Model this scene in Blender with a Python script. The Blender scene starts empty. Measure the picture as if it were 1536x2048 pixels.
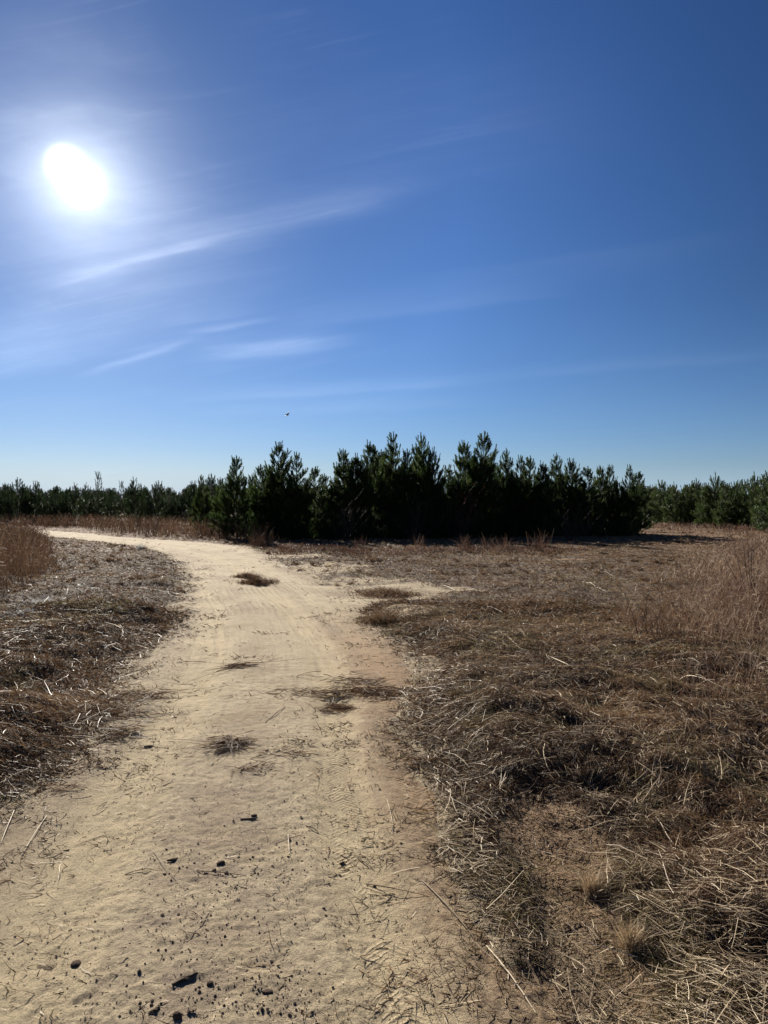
import bpy, math, random
import numpy as np
R = math.radians
C = bpy.context.scene.collection
scene = bpy.context.scene

# ------------------------------------------------------------------ camera
F = 1479.0            # focal length in photograph pixels (photo 1536 x 2048)
HOR = 1010.0          # eye level row
CAMH = 1.60
cam = bpy.data.cameras.new('camera'); camo = bpy.data.objects.new('camera', cam); C.objects.link(camo)
cam.sensor_fit = 'VERTICAL'; cam.sensor_height = 36; cam.lens = 36*F/2048
cam.clip_start = 0.05; cam.clip_end = 8000
camo.location = (0, 0, CAMH); camo.rotation_euler = (R(90)-math.atan((1024-HOR)/F), 0, 0)
scene.camera = camo
scene.render.resolution_x = 768; scene.render.resolution_y = 1024
scene.view_settings.view_transform = 'Standard'; scene.view_settings.look = 'None'
scene.view_settings.gamma = 1; scene.view_settings.exposure = 1.12
scene.view_settings.use_curve_mapping = False
scene.render.engine = 'CYCLES'
scene.cycles.use_denoising = True
scene.cycles.max_bounces = 6; scene.cycles.diffuse_bounces = 3; scene.cycles.glossy_bounces = 2
scene.cycles.transmission_bounces = 4; scene.cycles.transparent_max_bounces = 8; scene.cycles.volume_bounces = 0
scene.cycles.caustics_reflective = False; scene.cycles.caustics_refractive = False

# ------------------------------------------------------------------ node helpers
class NT:
    def __init__(s, tree): s.t = tree; s.n = tree.nodes; s.l = tree.links
    def new(s, kind, **kw):
        nd = s.n.new(kind)
        for k, v in kw.items(): setattr(nd, k, v)
        return nd
    def put(s, sock, v):
        if isinstance(v, bpy.types.NodeSocket): s.l.new(v, sock)
        elif v is not None: sock.default_value = v
    def m(s, op, a, b=None, c=None, clamp=False):
        nd = s.new('ShaderNodeMath', operation=op, use_clamp=clamp)
        s.put(nd.inputs[0], a); s.put(nd.inputs[1], b)
        if c is not None: s.put(nd.inputs[2], c)
        return nd.outputs[0]
    def mix(s, f, a, b, blend='MIX'):
        nd = s.new('ShaderNodeMix', data_type='RGBA', blend_type=blend)
        s.put(nd.inputs[0], f); s.put(nd.inputs[6], a); s.put(nd.inputs[7], b)
        return nd.outputs[2]
    def mr(s, v, a, b, c=0.0, d=1.0, smooth=False):
        nd = s.new('ShaderNodeMapRange'); nd.clamp = True
        if smooth: nd.interpolation_type = 'SMOOTHSTEP'
        for i, x in enumerate((v, a, b, c, d)): s.put(nd.inputs[i], x)
        return nd.outputs[0]
    def noise(s, vec, scale, detail=4, rough=.55, dist=0.0):
        nd = s.new('ShaderNodeTexNoise')
        s.put(nd.inputs['Vector'], vec); nd.inputs['Scale'].default_value = scale
        nd.inputs['Detail'].default_value = detail; nd.inputs['Roughness'].default_value = rough
        nd.inputs['Distortion'].default_value = dist
        return nd.outputs[0]
    def ramp(s, f, stops):
        nd = s.new('ShaderNodeValToRGB'); e = nd.color_ramp.elements
        while len(e) < len(stops): e.new(.5)
        for i, (p, c) in enumerate(stops): e[i].position = p; e[i].color = (*c, 1)
        s.put(nd.inputs[0], f); return nd.outputs[0]
    def new_uv(s, u, v):
        cb = s.new('ShaderNodeCombineXYZ'); s.put(cb.inputs[0], s.m('MULTIPLY', u, 16.0)); s.put(cb.inputs[1], s.m('MULTIPLY', v, .55)); return cb.outputs[0]
    def attr(s, name):
        nd = s.new('ShaderNodeAttribute', attribute_name=name); return nd.outputs['Fac']
def rgb(r, g, b): return (r, g, b, 1)

# ------------------------------------------------------------------ sun and sky
SX, SZ = (150-768)/F, (HOR-352)/F
sd_ = np.array([SX, 1.0, SZ]); SUN = sd_/np.linalg.norm(sd_)
SUN_EL = math.asin(SUN[2]); SUN_AZ = math.atan2(SUN[0], SUN[1])     # azimuth clockwise from +Y
world = bpy.data.worlds.new('World'); scene.world = world; world.use_nodes = True
wt = NT(world.node_tree); wt.n.clear()
sky = wt.new('ShaderNodeTexSky', sky_type='NISHITA'); sky.sun_disc = False
sky.sun_elevation = SUN_EL; sky.sun_rotation = SUN_AZ
sky.altitude = 100; sky.air_density = 1.0; sky.dust_density = 0.1; sky.ozone_density = 3.0
WS = 0.05
tc = wt.new('ShaderNodeTexCoord')
sep = wt.new('ShaderNodeSeparateXYZ'); wt.l.new(tc.outputs['Generated'], sep.inputs[0])
dx, dy, dz = sep.outputs
yy = wt.m('MAXIMUM', dy, 0.02)
gu = wt.m('DIVIDE', dx, yy); gv = wt.m('DIVIDE', dz, yy)
front = wt.mr(dy, 0.05, 0.3)
def ang(v):
    nd = wt.new('ShaderNodeVectorMath', operation='DOT_PRODUCT'); wt.l.new(tc.outputs['Generated'], nd.inputs[0]); nd.inputs[1].default_value = tuple(v)
    return wt.m('MULTIPLY', wt.m('ARCCOSINE', wt.m('MINIMUM', nd.outputs['Value'], 1.0)), 180/math.pi)
def dirpx(x, y):
    v = np.array([(x-768)/F, 1, (HOR-y)/F]); return v/np.linalg.norm(v)
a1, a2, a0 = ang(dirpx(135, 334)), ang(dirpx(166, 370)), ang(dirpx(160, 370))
# wispy distortion of the cirrus sheet
comb = wt.new('ShaderNodeCombineXYZ'); wt.put(comb.inputs[0], gu); wt.put(comb.inputs[1], wt.m('MULTIPLY', gv, 3.2))
mp = wt.new('ShaderNodeMapping'); mp.inputs['Rotation'].default_value = (0, 0, R(-14)); wt.l.new(comb.outputs[0], mp.inputs[0])
n1 = wt.noise(mp.outputs[0], 2.2, 5, .55, .6)
n2 = wt.noise(mp.outputs[0], 7.0, 6, .6, .8)
duv = wt.m('MULTIPLY', wt.m('SUBTRACT', n1, .5), .035)
gvd = wt.m('ADD', gv, duv)
def P(x, y): return ((x-768)/F, (HOR-y)/F)
def streak(x0, y0, x1, y1, wu, wd, amp, bow=0.0):
    """a wisp from one direction to another; wu / wd are its soft widths above and below"""
    (a, b), (c, d) = P(x0, y0), P(x1, y1)
    L = math.hypot(c-a, d-b); tx, ty = (c-a)/L, (d-b)/L
    ru = wt.m('SUBTRACT', gu, a); rv = wt.m('SUBTRACT', gvd, b)
    t = wt.m('DIVIDE', wt.m('ADD', wt.m('MULTIPLY', ru, tx), wt.m('MULTIPLY', rv, ty)), L)
    s = wt.m('ADD', wt.m('MULTIPLY', ru, -ty), wt.m('MULTIPLY', rv, tx))
    if bow:
        tt = wt.m('MULTIPLY', wt.m('MULTIPLY', t, wt.m('SUBTRACT', t, 1.0)), bow/F*4)
        s = wt.m('ADD', s, tt)
    up = wt.m('DIVIDE', wt.m('MAXIMUM', s, 0.0), wu/F); dn = wt.m('DIVIDE', wt.m('MAXIMUM', wt.m('MULTIPLY', s, -1.0), 0.0), wd/F)
    q = wt.m('ADD', wt.m('MULTIPLY', up, up), wt.m('MULTIPLY', dn, dn))
    g = wt.m('EXPONENT', wt.m('MULTIPLY', q, -1.0))
    e = wt.m('MULTIPLY', wt.mr(t, -.05, .35, smooth=True), wt.mr(t, 1.08, .55, smooth=True))
    return wt.m('MULTIPLY', wt.m('MULTIPLY', g, e), amp)
ST = [streak(90, 572, 480, 466, 13, 6, .15, -4), streak(60, 600, 500, 450, 110, 14, .07, -6), streak(300, 512, 900, 365, 42, 18, .07),
      streak(-100, 620, 620, 500, 120, 130, .05), streak(360, 668, 560, 638, 7, 5, .09), streak(520, 655, 1150, 590, 40, 10, .035),
      streak(370, 700, 760, 672, 7, 26, .06), streak(380, 722, 720, 686, 36, 7, .06), streak(150, 756, 400, 674, 6, 7, .10), streak(-80, 760, 260, 690, 60, 14, .08),
      streak(300, 652, 540, 626, 28, 5, .045), streak(330, 802, 1000, 765, 22, 7, .055), streak(350, 830, 1000, 800, 22, 12, .03),
      streak(800, 770, 1700, 705, 14, 8, .022), streak(800, 570, 1500, 460, 10, 40, .015), streak(-60, 700, 130, 640, 50, 50, .07),
      streak(430, 330, 1300, 190, 120, 140, .018)]
cl = ST[0]
for s_ in ST[1:]: cl = wt.m('ADD', cl, s_)
mp3 = wt.new('ShaderNodeMapping'); mp3.inputs['Scale'].default_value = (.8, 7.0, 1.0)
mp4 = wt.new('ShaderNodeMapping'); mp4.inputs['Rotation'].default_value = (0, 0, R(-34)); wt.l.new(comb.outputs[0], mp4.inputs[0]); wt.l.new(mp4.outputs[0], mp3.inputs[0])
n3 = wt.noise(mp3.outputs[0], 3.0, 7, .62, .5)
veil = wt.m('MULTIPLY', wt.m('MULTIPLY', wt.mr(n3, .48, .72, smooth=True), wt.mr(n1, .40, .62, smooth=True)), wt.m('MULTIPLY', wt.mr(a0, 32, 8), .04))
cl = wt.m('ADD', wt.m('MULTIPLY', cl, wt.m('MULTIPLY', wt.m('ADD', .45, wt.m('MULTIPLY', n2, 1.1)), wt.m('ADD', .35, wt.m('MULTIPLY', n3, 1.35)))), veil)
cl = wt.m('MULTIPLY', cl, front)
# cirrus aureole round the sun; two offset lobes paint its lens-ghost stretch
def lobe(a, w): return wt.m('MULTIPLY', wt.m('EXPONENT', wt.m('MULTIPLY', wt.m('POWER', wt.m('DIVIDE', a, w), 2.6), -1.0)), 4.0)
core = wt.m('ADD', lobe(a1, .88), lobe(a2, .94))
def glow(a, w, amp): return wt.m('MULTIPLY', wt.m('EXPONENT', wt.m('MULTIPLY', wt.m('DIVIDE', a, w), -1.0)), amp)
mot = wt.m('ADD', .55, wt.m('MULTIPLY', n1, .9))
aur = wt.m('ADD', wt.m('MULTIPLY', glow(a0, 2.6, 1.35), wt.m('ADD', .8, wt.m('MULTIPLY', n2, .4))), wt.m('MULTIPLY', glow(a0, 9.5, .04), mot))
wisp = wt.m('MULTIPLY', wt.m('MULTIPLY', wt.mr(n1, .42, .7, smooth=True), glow(a0, 5.0, .22)), front)
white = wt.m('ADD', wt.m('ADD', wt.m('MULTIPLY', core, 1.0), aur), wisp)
K = 1/(WS*2**scene.view_settings.exposure)
# clear winter air: deeper blue away from the sun and up high
sc_ = wt.new('ShaderNodeSeparateColor'); wt.l.new(sky.outputs[0], sc_.inputs[0])
cc_ = wt.new('ShaderNodeCombineColor')
deep = wt.m('ADD', 1.0, wt.m('MULTIPLY', wt.m('SUBTRACT', wt.m('MULTIPLY', wt.mr(a0, 26, 54, 1.06, .60), wt.mr(a0, 8, 27, .84, 1.0)), 1.0), wt.mr(dz, .06, .25, .15, 1.0)))
for ch_, (gam, gain) in enumerate([(1.233, .45), (1.116, .525), (1.05, .74)]):
    q_ = wt.m('POWER', wt.m('DIVIDE', sc_.outputs[ch_], K), gam)
    wt.put(cc_.inputs[ch_], wt.m('MULTIPLY', wt.m('MULTIPLY', q_, gain*K), deep))
skyc = wt.mix(wt.mr(dz, .06, -.01, 0, .85, smooth=True), cc_.outputs[0], (.40*K, .60*K, .82*K, 1))
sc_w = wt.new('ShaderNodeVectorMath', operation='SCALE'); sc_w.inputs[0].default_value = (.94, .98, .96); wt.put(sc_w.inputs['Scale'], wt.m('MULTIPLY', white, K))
sc_c = wt.new('ShaderNodeVectorMath', operation='SCALE'); sc_c.inputs[0].default_value = (.93, .97, 1.0); wt.put(sc_c.inputs['Scale'], wt.m('MULTIPLY', cl, K))
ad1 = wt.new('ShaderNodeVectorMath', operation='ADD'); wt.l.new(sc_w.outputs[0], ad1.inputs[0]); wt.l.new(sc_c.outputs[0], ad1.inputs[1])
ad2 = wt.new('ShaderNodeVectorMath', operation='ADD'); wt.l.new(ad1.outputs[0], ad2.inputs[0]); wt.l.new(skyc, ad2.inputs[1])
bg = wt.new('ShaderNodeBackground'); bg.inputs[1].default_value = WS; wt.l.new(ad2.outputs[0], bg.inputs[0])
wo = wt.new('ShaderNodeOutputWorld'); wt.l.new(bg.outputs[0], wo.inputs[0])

sl = bpy.data.lights.new('sun', 'SUN'); sl.energy = 5.0; sl.angle = R(.5); sl.color = (1.0, .94, .84)
so = bpy.data.objects.new('sun', sl); C.objects.link(so)
from mathutils import Vector
so.rotation_euler = Vector(SUN.tolist()).to_track_quat('Z', 'Y').to_euler()

# ------------------------------------------------------------------ numpy noise
rs = np.random.RandomState(7)
TAB = rs.rand(8, 256, 256).astype(np.float32)
def vn(x, y, k=0):
    xi = np.floor(x).astype(np.int64); yi = np.floor(y).astype(np.int64)
    fx = x-xi; fy = y-yi; fx = fx*fx*(3-2*fx); fy = fy*fy*(3-2*fy)
    T = TAB[k]; a = xi & 255; b = yi & 255; a1 = (xi+1) & 255; b1 = (yi+1) & 255
    return (T[a, b]*(1-fx)+T[a1, b]*fx)*(1-fy)+(T[a, b1]*(1-fx)+T[a1, b1]*fx)*fy
def fbm(x, y, s, o=4, k=0):
    v = 0; amp = 1; tot = 0
    for i in range(o):
        v = v+amp*vn(x*s+17.3*i, y*s-9.1*i, (k+i) % 8); tot += amp; amp *= .5; s *= 2.03
    return v/tot-.5
def sst(x, a, b):
    t = np.clip((x-a)/(b-a), 0, 1); return t*t*(3-2*t)

# ------------------------------------------------------------------ plan of the ground
def W(x, y):                       # photo row/column -> point on the ground (metres)
    D = CAMH*F/(y-HOR); return ((x-768)/F*D, D)
road_px = [(-900, 2600), (-420, 2048), (-150, 1760), (0, 1625), (110, 1560), (190, 1500), (245, 1430), (240, 1375), (285, 1310), (345, 1265), (372, 1205),
           (385, 1155), (372, 1128), (325, 1106), (250, 1091), (140, 1076), (30, 1065), (-60, 1060), (-60, 1056), (20, 1056.5), (150, 1063), (235, 1073), (330, 1080), (420, 1086), (480, 1094),
           (515, 1104), (540, 1118), (590, 1142), (650, 1162), (700, 1178), (735, 1172), (830, 1166), (895, 1180), (850, 1194), (760, 1204), (735, 1222),
           (755, 1262), (800, 1290), (815, 1340), (790, 1400), (800, 1450), (845, 1530), (880, 1600), (905, 1680), (925, 1760), (965, 1850), (1010, 1930), (1065, 2048), (1180, 2600)]
ROAD = np.array([W(*p) for p in road_px])
def sdist(x, y, poly):
    n = len(poly); d2 = np.full(x.shape, 1e18); ins = np.zeros(x.shape, bool)
    for i in range(n):
        ax, ay = poly[i]; bx, by = poly[(i+1) % n]
        ex, ey = bx-ax, by-ay
        t = np.clip(((x-ax)*ex+(y-ay)*ey)/(ex*ex+ey*ey), 0, 1)
        d2 = np.minimum(d2, (x-ax-t*ex)**2+(y-ay-t*ey)**2)
        if ey != 0:
            c = ((ay > y) != (by > y)) & (x < (bx-ax)*(y-ay)/ey+ax); ins ^= c
    return np.where(ins, 1, -1)*np.sqrt(d2)
# islands of grass standing in the sand, small bare patches beside it
ISL = [(768, 1240, .38, .36), (512, 1164, .26, .30), (770, 1184, .70, .55), (492, 1153, .25, .2), (690, 1168, .5, .3)]
BARE = [(1130, 1122, .9, .35), (1110, 1680, .30, .60), (1180, 1880, .22, .60), (1080, 2010, .2, .25), (570, 1105, 1.1, .25)]
WORN = [(620, 1140, 1.6, 2.2), (720, 1165, 1.1, 1.0), (860, 1180, 1.0, .6), (820, 1225, .4, .7), (565, 1112, 1.6, 1.4), (835, 1330, .25, .8)]
def blob(x, y, lst):
    v = np.full(x.shape, -9.0)
    for px, py, rx, ry in lst:
        cx, cy = W(px, py); v = np.maximum(v, 1-np.sqrt(((x-cx)/rx)**2+((y-cy)/ry)**2))
    return v
def roadsd(x, y):
    s = sdist(x, y, ROAD)
    far = np.clip(y/8, .45, 1.6)
    s = s+.42*far*fbm(x, y, 1.5, 4, 1)+.22*fbm(x, y, 7, 4, 2)*np.clip(far, .6, 1.3)
    isl = blob(x, y, ISL)
    s = np.minimum(s, -(isl*.4+.25*fbm(x, y, 4, 3, 5)))
    return s
def base(x, y):
    r = np.hypot(x, y)
    return .16*fbm(x, y, .11, 2, 3)*sst(r, 3, 25)*(1-.0*r)+.035*fbm(x, y, .6, 3, 4)
CL = np.array([W(*p) for p in [(380, 2500), (430, 2048), (440, 1750), (470, 1560), (520, 1400), (530, 1300), (500, 1220), (450, 1160), (405, 1122), (320, 1096), (230, 1082), (120, 1069), (0, 1060.5)]])
def uv(x, y):
    best = np.full(x.shape, 1e18); u = np.zeros(x.shape); v = np.zeros(x.shape); acc = 0
    for i in range(len(CL)-1):
        a, b = CL[i], CL[i+1]; e = b-a; L = math.hypot(*e); t = np.clip(((x-a[0])*e[0]+(y-a[1])*e[1])/L/L, 0, 1)
        qx, qy = x-a[0]-t*e[0], y-a[1]-t*e[1]; d = qx*qx+qy*qy; mk = d < best
        s = (e[1]*(x-a[0])-e[0]*(y-a[1]))/L
        u = np.where(mk, s, u); v = np.where(mk, acc+t*L, v); best = np.minimum(d, best); acc += L
    return u, v
def gmound(x, y):
    m = fbm(x, y, 1.1, 4, 5)+.5
    return .30*np.clip(m-.36, 0, 1)+.075*(fbm(x, y, 4.2, 3, 6)+.5)
def ground_z(x, y, s=None):
    if s is None: s = roadsd(x, y)
    out = sst(-s, -.02, .7)
    damp = 1-.35*sst(y, 5, 10)-.35*sst(y, 12, 30)
    z = base(x, y)+gmound(x, y)*out*damp+.10*sst(-s, .15, 1.1)*sst(-x, .2, 1.5)*(1-sst(y, 9, 20))
    br = np.clip(blob(x, y, BARE), 0, 1); z = z-.03*sst(br, 0, .5)
    return z-.03*np.clip(s/.12, 0, 1)
def road_z(x, y, s=None):
    if s is None: s = roadsd(x, y)
    u, v = uv(x, y)
    rut = -.026*np.exp(-((u-.62)/.17)**4)-.026*np.exp(-((u+.62)/.22)**4)-.012*np.exp(-((u-1.05)/.13)**2)
    z = base(x, y)+rut+.012*fbm(x, y, 5, 4, 2)+(.010*fbm(x, y, 24, 3, 0)+.006*fbm(x, y, 55, 2, 4))*(1-sst(np.abs(u+.05), .35, .75)*.6)*(1-.6*sst(y, 6, 14))
    z = z+.010*np.exp(-((u)/.3)**2)
    return z-.03*np.clip(-s/.12, 0, 1)
def surf_z(x, y):
    s = roadsd(x, y); return np.maximum(ground_z(x, y, s), road_z(x, y, s))

def np_mesh(name, V, Fq, mats, attrs=None, smooth=False, mat_idx=None):
    me = bpy.data.meshes.new(name)
    V = np.ascontiguousarray(V, np.float32); Fq = np.ascontiguousarray(Fq, np.int32); k = Fq.shape[1]
    me.vertices.add(len(V)); me.vertices.foreach_set('co', V.ravel())
    me.loops.add(Fq.size); me.loops.foreach_set('vertex_index', Fq.ravel())
    me.polygons.add(len(Fq)); me.polygons.foreach_set('loop_start', np.arange(len(Fq), dtype=np.int32)*k)
    me.polygons.foreach_set('loop_total', np.full(len(Fq), k, np.int32))
    if smooth: me.polygons.foreach_set('use_smooth', np.ones(len(Fq), bool))
    if mat_idx is not None: me.polygons.foreach_set('material_index', np.ascontiguousarray(mat_idx, np.int32))
    for m_ in mats: me.materials.append(m_)
    for an, av in (attrs or {}).items():
        a = me.attributes.new(an, 'FLOAT', 'POINT'); a.data.foreach_set('value', np.ascontiguousarray(av, np.float32))
    me.update(calc_edges=True)
    return me
def link(name, me, parent=None, loc=None, rotz=0):
    o = bpy.data.objects.new(name, me); C.objects.link(o)
    if parent: o.parent = parent
    if loc is not None: o.location = loc
    if rotz: o.rotation_euler = (0, 0, rotz)
    return o
def tag(o, label, cat=None, group=None, kind=None):
    if label: o['label'] = label
    if cat: o['category'] = cat
    if group: o['group'] = group
    if kind: o['kind'] = kind
    return o

# ------------------------------------------------------------------ materials
def mat(name):
    m_ = bpy.data.materials.new(name); m_.use_nodes = True; t = NT(m_.node_tree); t.n.clear()
    out = t.new('ShaderNodeOutputMaterial'); return m_, t, out
def principled(t, out, col, rough=.9, spec=.2, normal=None):
    p = t.new('ShaderNodeBsdfPrincipled'); t.put(p.inputs['Base Color'], col); t.put(p.inputs['Roughness'], rough)
    p.inputs['Specular IOR Level'].default_value = spec
    if normal is not None: t.l.new(normal, p.inputs['Normal'])
    t.l.new(p.outputs[0], out.inputs[0]); return p
def bump(t, h, dist, strength=1.0, normal=None):
    b = t.new('ShaderNodeBump'); b.inputs['Strength'].default_value = strength; b.inputs['Distance'].default_value = dist
    t.put(b.inputs['Height'], h)
    if normal is not None: t.l.new(normal, b.inputs['Normal'])
    return b.outputs[0]

def mk_soil():
    m_, t, out = mat('soil'); tc = t.new('ShaderNodeTexCoord').outputs['Object']
    n = t.noise(tc, 3.0, 6, .6); nf = t.noise(tc, 60, 5, .65)
    c = t.ramp(n, [(.3, (.10, .068, .045)), (.5, (.17, .115, .075)), (.7, (.25, .17, .105))])
    c = t.mix(t.mr(nf, .35, .65), c, rgb(.07, .05, .035))
    c2 = t.ramp(nf, [(.3, (.13, .08, .048)), (.5, (.30, .195, .115)), (.7, (.44, .31, .19))])
    c = t.mix(t.m('MULTIPLY', t.attr('bare'), .95), c, c2)
    # pale sand bleeding out from the road under the thatch
    c = t.mix(t.m('MULTIPLY', t.attr('near_road'), t.mr(n, .33, .5)), c, rgb(.42, .33, .215))
    far = t.mix(t.mr(t.noise(tc, .5, 6, .6), .35, .65), rgb(.15, .088, .052), rgb(.26, .165, .10))
    c = t.mix(t.attr('far'), c, far)
    nb = bump(t, t.noise(tc, 120, 4, .6), .006, 1.0); nb = bump(t, nf, .02, 1.0, nb)
    principled(t, out, c, .95, .1, nb); return m_
def mk_sand():
    m_, t, out = mat('sand'); tc = t.new('ShaderNodeTexCoord').outputs['Object']
    u = t.attr('u'); v = t.attr('v')
    n = t.noise(tc, 1.3, 5, .6); n2 = t.noise(tc, 5.5, 5, .6); ng = t.noise(tc, 260, 3, .7)
    c = t.ramp(n, [(.3, (.43, .335, .20)), (.45, (.54, .44, .29)), (.6, (.60, .495, .33)), (.72, (.62, .485, .32))])
    # rusty sand along the right edge, grey-violet gravelly crown between the ruts
    org = t.m('MULTIPLY', t.mr(t.m('ADD', u, t.m('MULTIPLY', t.m('SUBTRACT', n2, .5), .9)), .42, 1.15, smooth=True), t.mr(v, 11, 5, smooth=True))
    c = t.mix(t.m('MULTIPLY', org, .9), c, rgb(.37, .225, .12))
    crown = t.m('MULTIPLY', t.mr(t.m('ABSOLUTE', t.m('ADD', u, t.m('MULTIPLY', t.m('SUBTRACT', n2, .5), .7))), .48, .1, smooth=True), t.mr(v, 5.5, 2.2, smooth=True))
    crown = t.m('MULTIPLY', crown, t.mr(n2, .38, .62, smooth=True))
    c = t.mix(t.m('MULTIPLY', crown, .6), c, rgb(.33, .255, .205))
    band = t.m('MULTIPLY', t.mr(t.noise(tc, .7, 3), .35, .6), t.m('SINE', t.m('ADD', t.m('MULTIPLY', u, 7.0), t.m('MULTIPLY', t.noise(tc, 1.2, 3), 4))))
    c = t.mix(t.mr(band, .1, .9, 0, .45), c, rgb(.36, .27, .185))
    mott = t.m('MULTIPLY', t.mr(t.noise(tc, 26, 5, .7), .48, .68), t.mr(t.m('ABSOLUTE', u), 1.1, .2, .25, .75))
    c = t.mix(mott, c, rgb(.29, .22, .165))
    rutc = t.m('ADD', t.mr(t.m('ABSOLUTE', t.m('ADD', t.m('SUBTRACT', u, .60), t.m('MULTIPLY', t.m('SUBTRACT', n2, .5), .25))), .26, .08, smooth=True), t.mr(t.m('ABSOLUTE', t.m('ADD', t.m('ADD', u, .62), t.m('MULTIPLY', t.m('SUBTRACT', n2, .5), .25))), .30, .1, smooth=True))
    c = t.mix(t.m('MULTIPLY', rutc, .65), c, rgb(.62, .50, .315))
    shoulder = t.mr(t.m('ADD', t.m('MULTIPLY', u, -1.0), t.m('MULTIPLY', t.m('SUBTRACT', n2, .5), .9)), .85, 1.4, smooth=True)
    c = t.mix(t.m('MULTIPLY', shoulder, .5), c, rgb(.38, .31, .20))
    lines = t.noise(t.new_uv(u, v), 1.0, 4, .6)
    c = t.mix(t.mr(lines, .5, .7, 0, .45), c, rgb(.30, .235, .165))
    # damp darker stain with a ragged outline
    c = t.mix(t.m('MULTIPLY', t.mr(t.noise(tc, 2.3, 6, .65), .55, .70), .45), c, rgb(.30, .235, .165))
    c = t.mix(t.mr(ng, .35, .7, 0, .5), c, rgb(.33, .25, .15))
    c = t.mix(t.m('MULTIPLY', t.attr('edge'), t.mr(t.noise(tc, 22, 6, .75), .44, .60)), c, rgb(.15, .105, .07))
    # tyre prints
    def tread(u0, w, per, slant, amp):
        du = t.m('ABSOLUTE', t.m('SUBTRACT', u, u0))
        win = t.mr(du, w, w*.75, smooth=True)
        ph = t.m('MULTIPLY', t.m('ADD', v, t.m('MULTIPLY', du, slant)), 2*math.pi/per)
        wv = t.m('MAXIMUM', t.m('SINE', t.m('ADD', ph, t.m('MULTIPLY', t.noise(tc, 14, 3), 9))), -.2)
        return t.m('MULTIPLY', t.m('MULTIPLY', wv, win), t.m('MULTIPLY', t.mr(t.noise(tc, 4, 4), .47, .66), amp))
    tr = t.m('ADD', tread(.60, .10, .036, .9, 1), t.m('ADD', tread(1.02, .11, .040, -.8, 1), tread(1.32, .10, .034, .7, .8)))
    # long fine grooves where wheels slid
    wv = t.m('SINE', t.m('ADD', t.m('MULTIPLY', u, 62), t.m('MULTIPLY', t.noise(tc, .6, 2), 9)))
    gr = t.m('MULTIPLY', wv, t.m('MULTIPLY', t.mr(t.noise(tc, .7, 3), .42, .56), t.mr(v, 5, 10)))
    h = t.m('ADD', t.m('MULTIPLY', tr, .9), t.m('MULTIPLY', gr, .9))
    st = t.new('ShaderNodeMapping'); t.l.new(tc, st.inputs[0]); st.inputs['Scale'].default_value = (1, .45, 1); st.inputs['Rotation'].default_value = (0, 0, R(-55))
    rip = t.noise(st.outputs[0], 85, 5, .65, .2)
    nb = bump(t, ng, .0035, 1.0)
    nb = bump(t, t.noise(tc, 95, 5, .75), .014, 1.0, nb)
    nb = bump(t, rip, .0075, 1.0, nb)
    nb = bump(t, t.m('MULTIPLY', t.mr(t.noise(tc, 150, 2, .5), .58, .75), t.mr(n2, .4, .6)), .004, 1.0, nb)
    nb = bump(t, t.noise(tc, 11, 5, .5), .012, .8, nb)
    nb = bump(t, h, .006, 1.0, nb)
    c = t.mix(t.m('MULTIPLY', t.mr(gr, .25, .9), .35), c, rgb(.25, .19, .13))
    principled(t, out, c, .95, .08, nb); return m_
def mk_blade(name, stops, trans=.35, rough=.5, spec=.35):
    m_, t, out = mat(name); tone = t.attr('tone')
    c = t.ramp(tone, stops)
    p = t.new('ShaderNodeBsdfPrincipled'); t.put(p.inputs['Base Color'], c); p.inputs['Roughness'].default_value = rough
    p.inputs['Specular IOR Level'].default_value = spec
    tr = t.new('ShaderNodeBsdfTranslucent'); t.put(tr.inputs[0], c)
    mx = t.new('ShaderNodeMixShader'); mx.inputs[0].default_value = trans
    t.l.new(p.outputs[0], mx.inputs[1]); t.l.new(tr.outputs[0], mx.inputs[2]); t.l.new(mx.outputs[0], out.inputs[0]); return m_
M = {}
M['soil'] = mk_soil(); M['sand'] = mk_sand()
M['thatch'] = mk_blade('dry_thatch', [(0, (.040, .024, .015)), (.35, (.135, .078, .043)), (.65, (.33, .21, .115)), (.85, (.18, .145, .065)), (1, (.52, .40, .25))], .22, .7, .15)
M['straw'] = mk_blade('pale_straw', [(0, (.18, .12, .07)), (.45, (.41, .30, .18)), (1, (.78, .65, .45))], .12, .6, .2)
M['red'] = mk_blade('russet_grass', [(0, (.045, .028, .018)), (.4, (.125, .072, .043)), (.75, (.23, .14, .085)), (1, (.40, .29, .19))], .18, .7, .15)
M['buff'] = mk_blade('buff_grass', [(0, (.07, .042, .028)), (.35, (.18, .098, .062)), (.65, (.265, .18, .122)), (1, (.50, .39, .27))], .18, .7, .15)
M['grey'] = mk_blade('whitish_grass', [(0, (.2, .2, .17)), (.5, (.5, .5, .46)), (1, (.8, .8, .76))], .2)  # near-white blade colour for the palest clumps
M['needle'] = mk_blade('pine_needles', [(0, (.016, .028, .010)), (.4, (.042, .068, .020)), (.75, (.085, .125, .032)), (1, (.16, .19, .05))], .45, .6, .22)
M['needle_far'] = mk_blade('young_pine_needles', [(0, (.018, .030, .012)), (.4, (.036, .060, .020)), (.75, (.065, .105, .03)), (1, (.11, .145, .045))], .28, .45, .3)
def simple(name, c1, c2, scale, rough=.9, bmp=.004, spec=.2):
    m_, t, out = mat(name); tc = t.new('ShaderNodeTexCoord').outputs['Object']; n = t.noise(tc, scale, 5, .6)
    principled(t, out, t.mix(t.mr(n, .3, .7), rgb(*c1), rgb(*c2)), rough, spec, bump(t, n, bmp)); return m_
M['bark'] = simple('pine_bark', (.05, .038, .03), (.13, .10, .08), 30)
M['stone'] = simple('dark_stone', (.055, .040, .030), (.16, .115, .085), 90, .95, .002, .03)
M['wood'] = simple('weathered_wood', (.035, .024, .017), (.13, .09, .06), 70, .9, .003, .05)
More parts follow.
